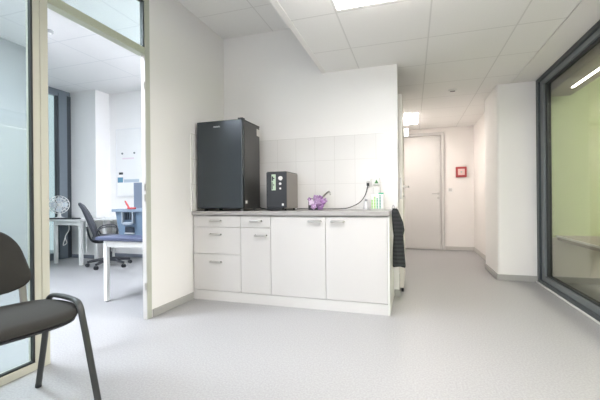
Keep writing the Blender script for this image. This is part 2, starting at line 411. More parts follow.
obj('edge_strip', box(-0.012, 0.0, -2.6, 0, 0.535, 0.557, 0.002), WHITEP, lg)
for yy in (-2.5, -1.3, -0.12): obj('bracket', box(0.44, 0.48, yy, yy + 0.04, 0.0, 0.50), BROWNB, lg)
ls = thing('line_lamp', 'long white line lamp on the ceiling behind the window glass', 'ceiling lamp', (1.655, 3.3, 2.20))
obj('housing', box(-0.016, 0.016, -1.6, 1.22, -0.010, 0.0), WHITEP, ls)
obj('diffuser', box(-0.013, 0.013, -1.59, 1.21, -0.016, -0.010), emitter('line_light', (1, 0.98, 0.93), STRIP_E), ls)
for i, (px, py) in enumerate(((3.5, 1.0), (3.5, 3.6))):  # neither lamp is in view; added to brighten the next room
    o = thing('ceiling_panel_lamp', ['added unseen ceiling lamp in the next room towards the camera', 'added unseen ceiling lamp in the next room by the green end wall'][i], 'ceiling lamp', (px, py, 2.95))
    obj('housing', box(-0.31, 0.31, -0.31, 0.31, -0.03, 0.0), WHITEP, o)
    obj('diffuser', box(-0.29, 0.29, -0.29, 0.29, -0.04, -0.03), emitter('next_room_fill_light', (1, 0.97, 0.93), 33.0), o)

# ------------------------------------------------------------------ lamps of the main room and corridor
def panel(loc, sx, sy, h, e, col, label):
    o = thing('ceiling_panel_lamp', label, 'ceiling lamp', loc)
    obj('housing', box(-sx / 2, sx / 2, -sy / 2, sy / 2, -0.78 * h, 0.0, 0.002), WHITEP, o)
    obj('diffuser', box(-sx / 2 + 0.002, sx / 2 - 0.002, -sy / 2 + 0.002, sy / 2 - 0.002, -h, -0.78 * h, 0.002), emitter('panel_light', col, e), o)
    return o
panel((-0.14, 1.95, ZL), 0.64, 0.64, 0.15, PANEL_E, COL_MAIN, 'bright square lamp on the lowered ceiling above the kitchenette')
panel((-0.165, -0.5, ZL), 0.64, 0.64, 0.075, PANEL_E, COL_MAIN, 'added unseen fill lamp on the lowered ceiling behind the viewer')  # out of frame, added to even out the room light
panel((0.82, 0.8, ZL), 0.64, 0.64, 0.075, PANEL_E * 0.6, COL_MAIN, 'added unseen fill lamp on the lowered ceiling close to the window')  # extra lamp out of view, added as weaker fill
panel((-0.05, 6.35, ZL), 0.30, 0.82, 0.02, CORR_E, COL_CORR, 'bright rectangular lamp on the corridor ceiling')
# round ceiling spot with dark slit
o = thing('ceiling_sensor', 'small round ceiling sensor with a dark slot above the corridor', 'sensor', (0.50, 4.88, ZL))
obj('rim', add_lathe(new_bm(), [(0.055, 0), (0.055, -0.006), (0.045, -0.014)]), WHITEP, o, True)
obj('lens', box(-0.03, 0.03, -0.012, 0.012, -0.020, -0.014, 0.003), BLACK, o)
# exit light
o = thing('exit_light', 'small bright white sign lamp hanging over the far corridor door', 'sign lamp', (-0.15, 6.98, ZL))
obj('mount', box(-0.02, 0.02, -0.012, 0.012, -0.05, 0.0), WHITEP, o)
obj('sign_body', box(-0.10, 0.09, -0.015, 0.015, -0.20, -0.05, 0.003), WHITEP, o)
obj('sign_face', box(-0.095, 0.085, -0.018, -0.0155, -0.195, -0.055), emitter('exit_face', (1, 1, 0.96), 1.6), o)
# alarm
o = thing('fire_alarm', 'red wall alarm box with a white centre on the corridor end wall', 'alarm', (0.895, YD, 1.51))
obj('housing', box(-0.095, 0.095, -0.05, 0, -0.10, 0.10, 0.008), RED, o)
obj('glass_front', box(-0.06, 0.06, -0.055, -0.05, -0.06, 0.06, 0.002), mat('pale_alarm_face', (0.75, 0.55, 0.52), 0.3), o)
obj('push_dot', add_lathe(new_bm(), [(0.016, 0), (0.014, -0.006)], (0, -0.055, 0), axis='Y'), GREYP, o, True)
o = thing('light_switch', 'small white light switch right of the far corridor door', 'switch', (0.70, YD, 1.17))
obj('plate', box(-0.04, 0.04, -0.010, 0, -0.04, 0.04, 0.003), WHITEP, o)
obj('rocker', box(-0.028, 0.028, -0.016, -0.010, -0.028, 0.028, 0.002), FRONT, o)

# ------------------------------------------------------------------ kitchenette
YC = 3.09
XB = [-2.138, -1.602, -1.286, -0.751, -0.208]
def bow_handle(bm, cx, z, w=0.115):
    add_tube(bm, smooth_path([(cx - w / 2, -0.0, z), (cx - w / 2 + 0.002, -0.02, z), (cx - w / 2 + 0.012, -0.028, z), (cx + w / 2 - 0.012, -0.028, z), (cx + w / 2 - 0.002, -0.02, z), (cx + w / 2, 0, z)], 4), 0.0075, 8, 1.3)
def cabinet(name, x0, x1, fronts, label, group=None, end=False):
    """fronts: list of (kind, z0, z1, handle_x offset from x0, handle_z)"""
    t = thing(name, label, 'cabinet', (x0, YC, 0), 0, group)
    W = x1 - x0
    obj('body', box(0.002, W - 0.002, 0.019, 0.64, 0.099, 0.852), CARC, t)
    for kind, z0, z1, hx, hz in fronts:
        p = obj(kind, box(0.0018, W - 0.0018, 0.0, 0.018, z0, z1, 0.0012), FRONT, t)
        hb = new_bm(); bow_handle(hb, hx, hz)
        obj('handle', hb, STEEL, p, True)
    if end:
        obj('end_panel', box(W + 0.0005, W + 0.018, -0.002, 0.648, 0.0, 0.853, 0.001), mat('end_panel_white', (0.66, 0.67, 0.63), 0.4), t)
    return t
cabinet('drawer_cabinet', XB[0], XB[1], [('drawer', 0.741, 0.846, 0.262, 0.800), ('drawer', 0.470, 0.735, 0.262, 0.664), ('drawer', 0.101, 0.464, 0.260, 0.390)],
        'white base cabinet with three drawers below the black fridge')
cabinet('drawer_cabinet', XB[1], XB[2], [('drawer', 0.739, 0.846, 0.166, 0.802), ('door', 0.101, 0.733, 0.218, 0.664)],
        'narrow white base cabinet with one drawer above a door')
cabinet('door_cabinet', XB[2], XB[3], [('door', 0.101, 0.846, 0.435, 0.806)], 'white cabinet door with handle at its upper right corner, left of the pair')
cabinet('door_cabinet', XB[3], XB[4], [('door', 0.101, 0.846, 0.112, 0.806)], 'white end cabinet whose door handle is at the upper left', end=True)
tag(obj('plinth', box(XB[0], XB[4], YC + 0.003, YC + 0.02, 0.0, 0.096, 0.001), mat('plinth_white', (0.63, 0.62, 0.605), 0.35)), 'white kickboard running along the floor under the cabinets', 'plinth')
tag(obj('worktop', box(XL + 0.001, -0.188, YC - 0.018, YK - 0.0085, 0.856, 0.895, 0.003), TOPM), 'light grey worktop across all the base cabinets', 'worktop')
tag(obj('filler_strip', box(XL + 0.0125, XB[0] - 0.001, YC + 0.004, YC + 0.02, 0.0, 0.855), FRONT), 'thin white filler strip between wall and drawer cabinet', 'filler strip')

# fridge
fx0, fx1 = -2.108, -1.592
t = thing('mini_fridge', 'tall anthracite mini fridge with glossy door standing on the worktop', 'fridge', (fx0, 3.12, 0.895))
W = fx1 - fx0
obj('body', box(0.004, W - 0.002, 0.052, 0.42, 0.022, 0.902, 0.006), FRIDGES, t)
obj('door', box(0.0, W, 0.0, 0.046, 0.028, 0.912, 0.009), FRIDGE, t)
obj('top_cover', box(0.004, W - 0.002, 0.05, 0.425, 0.903, 0.916, 0.004), BLACK, t)
obj('hinge_cover', box(W - 0.05, W + 0.003, 0.006, 0.06, 0.913, 0.926, 0.003), BLACK, t)
for x in (0.05, W - 0.05):
    for y in (0.08, 0.38):
        obj('foot', add_lathe(new_bm(), [(0.018, 0), (0.02, 0.01), (0.014, 0.022)], (x, y, 0), 16), BLACK if x < 0.1 else GREYP, t, True)
lb = new_bm()
for k in range(6): 
    x = 0.198 + k * 0.0125
    add_box(lb, x, x + 0.003, -0.002, 0.0, 0.845, 0.858); add_box(lb, x + 0.003, x + 0.009, -0.002, 0.0, 0.855 - (k % 2) * 0.005, 0.858 - (k % 2) * 0.005); add_box(lb, x + 0.003, x + 0.009, -0.002, 0.0, 0.845, 0.848)
obj('badge', lb, mat('silver_print', (0.7, 0.72, 0.73), 0.3, 0.3), t)
obj('side_sticker', box(W - 0.002, W - 0.0005, 0.345, 0.415, 0.80, 0.875), mat('grey_sticker', (0.62, 0.62, 0.60), 0.5), t)
obj('small_sticker', box(W - 0.002, W - 0.0005, 0.065, 0.105, 0.075, 0.105), WHITEP, t)

# boxy drinks machine
t = thing('countertop_machine', 'boxy dark grey countertop machine with pale green label strip beside the fridge', 'appliance', (-1.412, 3.29, 0.895))
W = 0.215; D = 0.37
obj('body', box(0.003, W, 0.02, D, 0.018, 0.388, 0.008), MACHS, t)
obj('front_panel', box(0.0, W + 0.001, 0.0, 0.022, 0.03, 0.388, 0.005), MACH, t)
obj('drip_tray', box(0.012, W - 0.03, -0.028, 0.06, 0.004, 0.03, 0.006), BLACK, t)
obj('top_lid', box(0.006, W - 0.004, 0.01, D - 0.01, 0.388, 0.394, 0.002), BLACK, t)
obj('label_strip', box(0.058, 0.103, -0.002, 0.0, 0.205, 0.365), LCD, t)
mk = new_bm()
for (a, b_, c_, d_) in ((0.062, 0.076, 0.30, 0.345), (0.07, 0.09, 0.318, 0.33), (0.062, 0.07, 0.215, 0.29), (0.078, 0.084, 0.25, 0.27)): add_box(mk, a, b_, -0.003, -0.002, c_, d_)
obj('label_print', mk, MACH, t)
obj('dial', add_lathe(new_bm(), [(0.022, 0), (0.020, -0.014)], (0.155, 0, 0.325), 20, 'Y'), WHITEP, t, True)
for z, s in ((0.27, 0.013), (0.222, 0.010)):
    obj('button', add_lathe(new_bm(), [(s, 0), (s, -0.006)], (0.152, 0, z), 16, 'Y'), WHITEP, t, True)
obj('badge', box(0.168, 0.188, -0.002, 0, 0.05, 0.072), WHITEP, t)
for x in (0.03, W - 0.03):
    for y in (0.05, D - 0.05): obj('foot', add_lathe(new_bm(), [(0.012, 0), (0.012, 0.019)], (x, y, 0), 12), BLACK, t, True)

# faucet
t = thing('faucet', 'chrome tap with slanting spout rising behind the purple orchid', 'tap', (-0.945, 3.655, 0.895))
fb = new_bm(); add_lathe(fb, [(0.026, 0), (0.026, 0.012), (0.019, 0.02), (0.019, 0.09), (0.014, 0.10)])
obj('tap_body', fb, CHROME, t, True)
sp = new_bm(); add_tube(sp, smooth_path([(-0.02, 0, 0.07), (0.02, -0.03, 0.115), (0.075, -0.08, 0.16), (0.115, -0.11, 0.185), (0.135, -0.125, 0.18), (0.142, -0.13, 0.155)]), 0.0095, 12)
obj('spout', sp, STEEL, t, True)
lv = new_bm(); add_tube(lv, [(0, 0, 0.09), (-0.01, 0.005, 0.125), (-0.03, 0.01, 0.15)], 0.007)
obj('lever', lv, CHROME, t, True)

# orchid
t = thing('potted_orchid', 'purple orchid in a small dark square pot on the worktop', 'plant', (-0.975, 3.54, 0.895))
pb = new_bm()
add_box(pb, -0.055, 0.055, -0.05, 0.05, 0.0, 0.10, 0.004)
obj('pot', pb, POT, t)
sb = new_bm()
for a, b_, c_ in ((0.02, 0.05, 0.14), (0.07, -0.02, 0.12), (0.09, 0.0, 0.08), (-0.01, -0.06, 0.11)):
    add_tube(sb, smooth_path([(0, 0, 0.09), (a * 0.4, b_ * 0.4, c_ * 0.9 + 0.02), (a, b_, c_)]), 0.003, 6)
obj('stem', sb, STEMG, t, True)
def flower(c, s, rz, m):
    bm = new_bm()
    for k in range(5):
        a = 2 * PI * k / 5 + rz
        n = 7; pr = []
        for i in range(n + 1):
            u = i / n; wd_ = math.sin(PI * min(1, u * 0.95 + 0.04)) * 0.42 * s
            for sd in (-1, 0, 1):
                x = u * s; z = wd_ * sd; y = -0.25 * s * u * (1 - u) + abs(sd) * 0.05 * s + 0.2 * s * u * u
                pr.append(bm.verts.new((c[0] + x * math.cos(a) - z * math.sin(a), c[1] + y, c[2] + x * math.sin(a) + z * math.cos(a))))
        for i in range(n):
            for j in range(2): bm.faces.new((pr[i * 3 + j], pr[i * 3 + j + 1], pr[i * 3 + 3 + j + 1], pr[i * 3 + 3 + j]))
    o = obj('flower', bm, m, t, True)
    md = o.modifiers.new('thick', 'SOLIDIFY'); md.thickness = 0.0015
    obj('flower_centre', add_lathe(new_bm(), [(0.002, -0.005), (0.004, -0.002), (0.003, 0.004)], (c[0], c[1] - 0.004, c[2]), 10, 'Y'), PETALW, o, True)
for i, (x, y, z, s) in enumerate(((-0.012, -0.075, 0.075, 0.038), (0.045, -0.075, 0.085, 0.044), (0.085, -0.05, 0.07, 0.045), (0.03, -0.06, 0.125, 0.036), (0.075, -0.06, 0.035, 0.04), (0.012, -0.085, 0.038, 0.036), (0.07, -0.045, 0.12, 0.034), (0.11, -0.02, 0.095, 0.034), (-0.035, -0.07, 0.11, 0.024))):
    flower((x, y, z), s, i * 0.7, PETALW if i == 0 else (PETAL2 if i % 2 else PETAL))
lf = new_bm()
for a in (2.6, 3.4, -0.4):
    add_tube(lf, smooth_path([(0, 0, 0.10), (0.03 * math.cos(a), 0.03 * math.sin(a), 0.118), (0.07 * math.cos(a), 0.05 * math.sin(a), 0.11)]), [0.004] + [0.009] * 15 + [0.002], 8, 0.25)
obj('leaf', lf, STEMG, t, True)

# wall socket, cord
t = thing('wall_socket', 'white double wall socket with a black plug, on the tiles', 'socket', (-0.442, YK - 0.008, 1.175))
obj('plate', box(-0.035, 0.035, -0.012, 0, -0.045, 0.045, 0.004), WHITEP, t)
obj('insert', add_lathe(new_bm(), [(0.021, 0), (0.019, -0.004)], (0.0, -0.012, 0.0), 20, 'Y'), FRONT, t, True)
cb = new_bm()
add_tube(cb, smooth_path([(-0.442, 3.708, 1.145), (-0.447, 3.69, 1.12), (-0.47, 3.675, 1.04), (-0.53, 3.67, 0.965), (-0.64, 3.68, 0.915), (-0.74, 3.69, 0.903), (-0.87, 3.705, 0.902), (-1.02, 3.70, 0.902), (-1.12, 3.71, 0.903), (-1.22, 3.69, 0.905)]), 0.0048, 8)
t = tag(obj('power_cord', cb, BLACK, None, True), 'thin black cord drooping from the wall socket across the worktop', 'cord')
obj('plug', box(-0.455, -0.429, 3.698, 3.726, 1.14, 1.172, 0.004), BLACK, t)
cb = new_bm(); add_tube(cb, smooth_path([(-1.585, 3.50, 0.925), (-1.56, 3.52, 0.912), (-1.48, 3.55, 0.902), (-1.40, 3.64, 0.902)]), 0.0055, 8)
tag(obj('power_cord', cb, BLACK, None, True), 'short black cord on the worktop between fridge and machine', 'cord')

# bottles at the right end of the worktop
t = thing('dispenser_bottle', 'tall pale bottle with a green triangle on its white top, behind the canister', 'bottle', (-0.35, 3.69, 0.895))
obj('bottle_body', add_box(new_bm(), -0.036, 0.036, -0.028, 0.028, 0, 0.235, 0.010), mat('translucent_grey', (0.66, 0.66, 0.64), 0.25), t, True)
obj('white_top', box(-0.034, 0.030, -0.032, 0.03, 0.252, 0.328, 0.006), WHITEP, t)
obj('neck', add_lathe(new_bm(), [(0.014, 0.235), (0.014, 0.256)]), WHITEP, t, True)
obj('green_triangle', add_prism(new_bm(), [(-0.020, 0.268), (0.020, 0.268), (0.0, 0.308)], -0.0345, -0.0325, lambda x, y, z: (x, z, y)), DKGREEN, t)
t = thing('canister', 'white canister with green vertical print and a teal cap beside the worktop end', 'canister', (-0.333, 3.585, 0.895))
obj('bottle_body', box(-0.066, 0.062, -0.036, 0.036, 0, 0.155, 0.010), WHITEP, t)
obj('cap', box(0.010, 0.058, -0.022, 0.022, 0.156, 0.170, 0.003), GREEN, t)
for i, (x, m, zt) in enumerate(((-0.05, LIME, 0.10), (-0.025, LIME, 0.125), (0.0, GREEN, 0.115), (0.027, TEAL, 0.135))):
    b = new_bm(); z = 0.014
    while z < zt: add_box(b, x - 0.007, x + 0.007, -0.0385, -0.0365, z, z + 0.011); z += 0.015
    obj('print_column', b, m, t)
t = thing('spray_bottle', 'small pale grey bottle left of the green-printed canister', 'bottle', (-0.448, 3.60, 0.895))
obj('bottle_body', add_lathe(new_bm(), [(0.026, 0), (0.028, 0.005), (0.028, 0.055), (0.022, 0.075), (0.012, 0.085)], n=20), mat('pale_bottle', (0.68, 0.68, 0.69), 0.3), t, True)
obj('cap', add_lathe(new_bm(), [(0.012, 0.084), (0.013, 0.105), (0.008, 0.11)], n=16), GREYP, t, True)

# towel on a hook at the end of the wall
t = thing('towel_hook', 'small pale hook on the worktop end above the dark towel', 'hook', (-0.187, 3.32, 0.895))
obj('hook_plate', box(0.0, 0.004, -0.014, 0.014, -0.035, 0.0, 0.0015), GREYP, t)
obj('prong', add_tube(new_bm(), smooth_path([(0.002, 0, -0.01), (0.010, 0, 0.03), (0.018, 0, 0.050), (0.030, 0, 0.030), (0.036, 0, 0.008)]), 0.0045), GREYP, t, True)
def towel():
    bm = new_bm()
    # (z, left x, right x, depth)
    rows = [(0.912, -0.186, -0.150, 0.02), (0.898, -0.194, -0.135, 0.045), (0.85, -0.196, -0.118, 0.06), (0.79, -0.192, -0.095, 0.065), (0.72, -0.186, -0.083, 0.065), (0.67, -0.178, -0.092, 0.06),
            (0.62, -0.181, -0.090, 0.055), (0.55, -0.184, -0.084, 0.055), (0.47, -0.187, -0.078, 0.055), (0.395, -0.189, -0.074, 0.055), (0.385, -0.187, -0.076, 0.05)]
    n = 28; rings = []
    for z, a, b_, dp in rows:
        cx, hw = (a + b_) / 2, (b_ - a) / 2; ring = []
        for k in range(n):
            an = 2 * PI * k / n
            fold = 1 + 0.13 * math.sin(an * 5 + z * 9) + 0.05 * math.sin(an * 9 - z * 14)
            ring.append(bm.verts.new((cx + hw * math.cos(an) * (1 + 0.3 * (fold - 1)), 3.32 + dp / 2 * math.sin(an) * fold, z + 0.006 * math.sin(an * 3))))
        rings.append(ring)
    for a, b_ in zip(rings, rings[1:]):
        for k in range(n): bm.faces.new((a[k], a[(k + 1) % n], b_[(k + 1) % n], b_[k]))
    bm.faces.new(rings[0]); bm.faces.new(list(reversed(rings[-1])))
    bmesh.ops.recalc_face_normals(bm, faces=bm.faces[:])
    return bm
tw = obj('towel', towel(), TOWEL, None, True); tw.location.x = 0.010
tag(tw, 'dark striped towel hanging beside the end of the kitchenette', 'towel')

# ------------------------------------------------------------------ visitor chair
s = 1.035
t = thing('visitor_chair', 'black upholstered visitor chair with tube legs in front of the glass panel', 'chair', (-1.711, 1.061, 0), math.radians(-11.94))
def S(*p): return tuple(q * s for q in p)
def superellipse(hx, hy, e, n=48):
    out = []
    for k in range(n):
        a = 2 * PI * k / n; ca, sa = math.cos(a), math.sin(a)
        out.append((hx * abs(ca) ** (2 / e) * (1 if ca > 0 else -1), hy * abs(sa) ** (2 / e) * (1 if sa > 0 else -1)))
    return out
def cushion(outline, prof, f):
    """prof: list of (inset scale, height)"""
    bm = new_bm(); rings = []
    for k, z in prof: rings.append([bm.verts.new(f(x * k, y * k, z)) for x, y in outline])
    n = len(outline)
    for a, b_ in zip(rings, rings[1:]):
        for i in range(n): bm.faces.new((a[i], a[(i + 1) % n], b_[(i + 1) % n], b_[i]))
    bm.faces.new(list(reversed(rings[0]))); bm.faces.new(rings[-1])
    bmesh.ops.recalc_face_normals(bm, faces=bm.faces[:])
    return bm
SZ = 0.458
seat_pts = [(x + 0.0, y) for x, y in superellipse(0.218, 0.262, 3.2)]
prof = [(0.90, -0.012), (0.985, -0.006), (1.0, 0.006), (0.995, 0.020), (0.97, 0.030), (0.9, 0.037), (0.7, 0.042), (0.35, 0.043)]
obj('seat', cushion(seat_pts, prof, lambda x, y, z: S(x - 0.01, y * (1 - 0.06 * (x < 0) * abs(x) / 0.2), SZ + z - 0.25 * x * x + 0.02 * x)), CHAIRF, t, True)
obj('seat_shell', cushion(seat_pts, [(0.85, -0.026), (0.97, -0.020), (0.975, -0.011)], lambda x, y, z: S(x - 0.01, y * 0.99, SZ + z - 0.25 * x * x + 0.02 * x)), BLACK, t, True)
# backrest: local u across, v up
def back_outline():
    pts = []
    for k in range(48):
        a = 2 * PI * k / 48; ca, sa = math.cos(a), math.sin(a)
        e = 2.7 if sa > 0 else 5.5
        u = abs(ca) ** (2 / e) * (1 if ca > 0 else -1); v = abs(sa) ** (2 / e) * (1 if sa > 0 else -1)
        hw = 0.214 - 0.036 * (v + 1)
        pts.append((u * hw, v * (0.150 if v > 0 else 0.135)))
    return pts
BO = back_outline()
def bmap(off):
    def f(u, v, z):
        x = -0.235 - 0.16 * (v + 0.14) + 0.42 * u * u + z
        return S(x, u, 0.695 + v + off - (0.035 * (1 - (u / 0.2) ** 2) * min(1, -v / 0.13) if v < 0 else 0))
    return f
bprof = [(0.88, -0.012), (0.98, -0.006), (1.0, 0.006), (0.99, 0.02), (0.93, 0.030), (0.6, 0.036), (0.3, 0.037)]
obj('backrest', cushion(BO, bprof, bmap(0)), CHAIRF, t, True)
obj('back_shell', cushion(BO, [(0.86, -0.024), (0.96, -0.018), (0.97, -0.008)], bmap(0)), BLACK, t, True)
zr = 0.508
for sy in (1, -1):
    y = 0.233 * sy; yf = 0.253 * sy
    path = [(-0.278, yf, 0.012), (-0.19, y + 0.012 * sy, 0.28), (-0.138, y, 0.44), (-0.124, y, 0.482), (-0.09, y, zr), (-0.02, y, zr + 0.008), (0.08, y, zr + 0.008), (0.135, y, zr - 0.001), (0.160, y, 0.482), (0.176, y, 0.44), (0.196, y + 0.004 * sy, 0.36), (0.279, yf, 0.012)]
    bm = new_bm(); add_tube(bm, [S(*p) for p in smooth_path(path, 7)], 0.0155, 12, 0.72)
    fr = obj('side_frame', bm, CHAIRT, t, True)
    for xx in (-0.279, 0.280):
        obj('foot_cap', add_lathe(new_bm(), [(0.0135, 0), (0.0155, 0.003), (0.015, 0.016)], S(xx, yf, 0), 14), BLACK, fr, True)
cb = new_bm()
for xx in (-0.10, 0.11): add_tube(cb, [S(xx, -0.233, 0.45), S(xx, -0.18, 0.442), S(xx, 0.18, 0.442), S(xx, 0.233, 0.45)], 0.010, 8)
obj('cross_bar', cb, CHAIRT, t, True)
for sy in (1, -1):
    obj('back_support', add_tube(new_bm(), [S(*p) for p in smooth_path([(-0.06, 0.165 * sy, 0.43), (-0.16, 0.165 * sy, 0.432), (-0.205, 0.165 * sy, 0.46), (-0.225, 0.165 * sy, 0.54), (-0.245, 0.165 * sy, 0.62)])], 0.017, 10, 0.4), CHAIRS, t, True)

# ------------------------------------------------------------------ office behind the glass
struct('ceiling', box(OX - 0.1, XL - 0.12, YN, OYF, ZO, ZO + 0.05), CEILO, 'white tiled ceiling of the office', 'ceiling')
struct('wall_office', box(OX - 0.1, XL - 0.12, OYF, OYF + 0.1, 0, ZO), WALLO, 'white far wall of the office with the pinboard', 'wall')
struct('wall_office', box(OX, -5.31, 4.80, OYF, 0, ZO), WALLO, 'white column in the office corner by the window', 'pillar')
struct('wall_office', box(XL - 0.24, XL - 0.12, 3.87, OYF, 0, ZO), WALLO, 'office side wall behind the kitchenette', 'wall')
struct('wall_office', box(-4.80, -4.68, YN, 3.3, 0, ZO), CYAN, 'pale aqua partition wall inside the office', 'wall')
w = struct('window_4', label='grey-framed office window behind the desk fan', cat='window')
f = new_bm()
add_box(f, OX - 0.06, OX, YN, 4.80, 2.86, ZO); add_box(f, OX - 0.06, OX + 0.0, YN, 4.80, 0.0, 0.12); add_box(f, OX - 0.06, OX + 0.02, 4.57, 4.72, 0.0, 2.92)
add_box(f, OX - 0.06, OX + 0.01, 3.0, 3.08, 0.0, 2.86)
obj('window_frame', f, OFRAME, w)
g = new_bm(); add_box(g, OX - 0.05, OX + 0.005, 4.535, 4.569, 0.12, 2.86); add_box(g, OX - 0.05, OX + 0.012, 4.721, 4.80, 0.0, 2.90)
obj('gasket', g, mat('dark_window_edge', (0.05, 0.06, 0.07), 0.5), w)
obj('glass_pane', box(OX - 0.035, OX - 0.03, YN, 4.53, 0.12, 2.86), glass('office_window_glass', (0.78, 0.86, 0.86), 0.8), w)
struct('baseboard_office', box(-5.309, XL - 0.24, OYF - 0.012, OYF, 0, 0.06), mat('office_skirting', (0.22, 0.24, 0.28), 0.5), 'grey skirting at the far office wall', 'skirting')
struct('baseboard_office', box(OX + 0.02, -5.31, 4.788, 4.80, 0, 0.06), mat('office_skirting_b', (0.22, 0.24, 0.28), 0.5), 'grey skirting at the office column', 'skirting')
for i, (x, y) in enumerate(((-3.3, 1.65), (-2.62, 3.9), (-3.4, -0.4))):  # lamps added where the camera cannot see them, to brighten the office
    o = thing('ceiling_panel_lamp', ['added unseen office ceiling lamp nearest the doorway', 'added unseen office ceiling lamp behind the kitchenette side wall', 'added unseen office ceiling lamp at the near end of the office'][i], 'ceiling lamp', (x, y, ZO))
    obj('housing', box(-0.31, 0.31, -0.31, 0.31, -0.03, 0.0), WHITEP, o)
    obj('diffuser', box(-0.29, 0.29, -0.29, 0.29, -0.035, -0.03), emitter('office_fill_light', COL_OFF, OFF_E * (1.5, 0.55, 0.9)[i]), o)
o = thing('ceiling_spot', 'small grey fitting on the office ceiling seen through the doorway', 'ceiling fitting', (-3.98, 2.98, ZO))
obj('rim', add_lathe(new_bm(), [(0.05, 0), (0.05, -0.015), (0.035, -0.03)]), GREYP, o, True)
obj('lens', add_lathe(new_bm(), [(0.03, -0.03), (0.02, -0.045)]), WHITEP, o, True)

# treatment table with a blue top
t = thing('treatment_table', 'white-legged table with a slate blue padded top holding the blue crate', 'table', (-2.99, 2.74, 0))
obj('table_top', box(-0.03, 0.72, -0.03, 0.74, 0.612, 0.652, 0.012), OTAB, t)
ap = new_bm(); add_box(ap, 0.086, 0.659, 0.005, 0.03, 0.55, 0.611); add_box(ap, 0.086, 0.659, 0.675, 0.70, 0.55, 0.611); add_box(ap, 0.05, 0.075, 0.041, 0.669, 0.55, 0.611); add_box(ap, 0.67, 0.69, 0.041, 0.669, 0.55, 0.611)
obj('apron', ap, WHITEP, t)
for x in (0.045, 0.66):
    for y in (0.0, 0.67):
        l = obj('leg', box(x, x + 0.04, y, y + 0.04, 0.008, 0.611, 0.003), WHITEP, t)
        obj('foot_pad', add_lathe(new_bm(), [(0.016, 0), (0.018, 0.009)], (x + 0.02, y + 0.02, 0), 14), BLACK, l)

# crate
t = thing('storage_crate', 'blue-grey plastic crate with a dark slot on the blue table', 'crate', (-2.985, 2.93, 0.652))
CW, CD, CH = 0.52, 0.30, 0.262
bm = new_bm()
def loop(x0, x1, y0, y1, z): return [bm.verts.new(p) for p in ((x0, y0, z), (x1, y0, z), (x1, y1, z), (x0, y1, z))]
L0 = loop(0.03, CW - 0.03, 0.02, CD - 0.02, 0); L1 = loop(0.0, CW, 0, CD, CH); L2 = loop(0.02, CW - 0.02, 0.02, CD - 0.02, CH); L3 = loop(0.045, CW - 0.045, 0.035, CD - 0.035, 0.02)
for A, B in ((L0, L1), (L1, L2), (L2, L3)):
    for k in range(4): bm.faces.new((A[k], A[(k + 1) % 4], B[(k + 1) % 4], B[k]))
bm.faces.new(list(reversed(L0))); bm.faces.new(L3)
bmesh.ops.recalc_face_normals(bm, faces=bm.faces[:])
obj('crate_body', bm, CRATE, t)
rb = new_bm(); add_box(rb, -0.03, CW + 0.02, -0.02, 0.01, CH - 0.02, CH + 0.008, 0.003); add_box(rb, -0.03, CW + 0.02, CD - 0.01, CD + 0.02, CH - 0.02, CH + 0.008, 0.003)
add_box(rb, -0.03, 0.0, 0.01, CD - 0.01, CH - 0.02, CH + 0.008, 0.003); add_box(rb, CW - 0.01, CW + 0.02, 0.01, CD - 0.01, CH - 0.02, CH + 0.008, 0.003)
obj('rim', rb, mat('crate_rim', (0.20, 0.26, 0.33), 0.45), t)
lb = new_bm()
add_box(lb, 0.10, 0.12, -0.025, 0.0, 0.12, 0.24, 0.004); add_box(lb, 0.235, 0.255, -0.025, 0.0, 0.12, 0.24, 0.004); add_box(lb, 0.12, 0.235, -0.028, -0.004, 0.105, 0.135, 0.006)
obj('latch', lb, mat('latch_grey', (0.25, 0.29, 0.33), 0.4), t)
rc = new_bm()
for x in (0.135, 0.165, 0.20): add_box(rc, x, x + 0.014, -0.012, 0.004, 0.16, 0.235)
obj('latch_ribs', rc, CRATED, t)
sl = new_bm(); add_box(sl, 0.125, 0.235, 0.002, 0.02, 0.025, 0.08, 0.003)
obj('label_slot', sl, CRATED, t)
obj('label_lip', box(0.12, 0.24, -0.002, 0.012, 0.012, 0.024, 0.002), mat('lip_grey', (0.45, 0.47, 0.48), 0.4), t)
t = thing('tool_clip', 'small red tool with upright handle lying on the crate rim', 'tool', (-2.80, 2.915, 0.652 + 0.2705), 0.1)
obj('grip', box(0.0, 0.09, -0.018, 0.010, 0.0, 0.018, 0.004), RED, t)
hb = new_bm(); add_tube(hb, [(0.012, -0.004, 0.015), (-0.012, -0.004, 0.05), (-0.032, -0.004, 0.085)], [0.008, 0.010, 0.007], 8)
obj('handle', hb, RED, t, True)

# window desk with fan
t = thing('window_desk', 'white desk under the office window, carrying the small fan', 'desk', (-5.82, 4.20, 0))
obj('desk_top', box(0, 0.84, 0, 0.54, 0.690, 0.722, 0.002), WHITEP, t)
for x in (0.25, 0.785):
    for y in (0.02, 0.48): obj('leg', box(x, x + 0.045, y, y + 0.045, 0, 0.690, 0.002), WHITEP, t)
rl = new_bm(); add_box(rl, 0.295, 0.785, 0.03, 0.05, 0.63, 0.689)
obj('rail', rl, WHITEP, t)
t = thing('desk_fan', 'small white desk fan in a round wire cage', 'fan', (-5.71, 4.43, 0.722), math.radians(40))
obj('fan_base', add_lathe(new_bm(), [(0.085, 0), (0.085, 0.015), (0.03, 0.03), (0.018, 0.10)]), WHITEP, t, True)
obj('motor', add_lathe(new_bm(), [(0.02, -0.01), (0.05, 0.0), (0.05, 0.07), (0.03, 0.09)], (0, 0, 0.235), 18, 'Y'), WHITEP, t, True)
cg = new_bm()
for rr, yy in ((0.15, 0.0), (0.15, -0.03), (0.11, -0.06), (0.06, -0.068), (0.11, 0.03)):
    add_tube(cg, [(rr * math.cos(a), yy, 0.235 + rr * math.sin(a)) for a in [2 * PI * k / 32 for k in range(33)]], 0.004, 6)
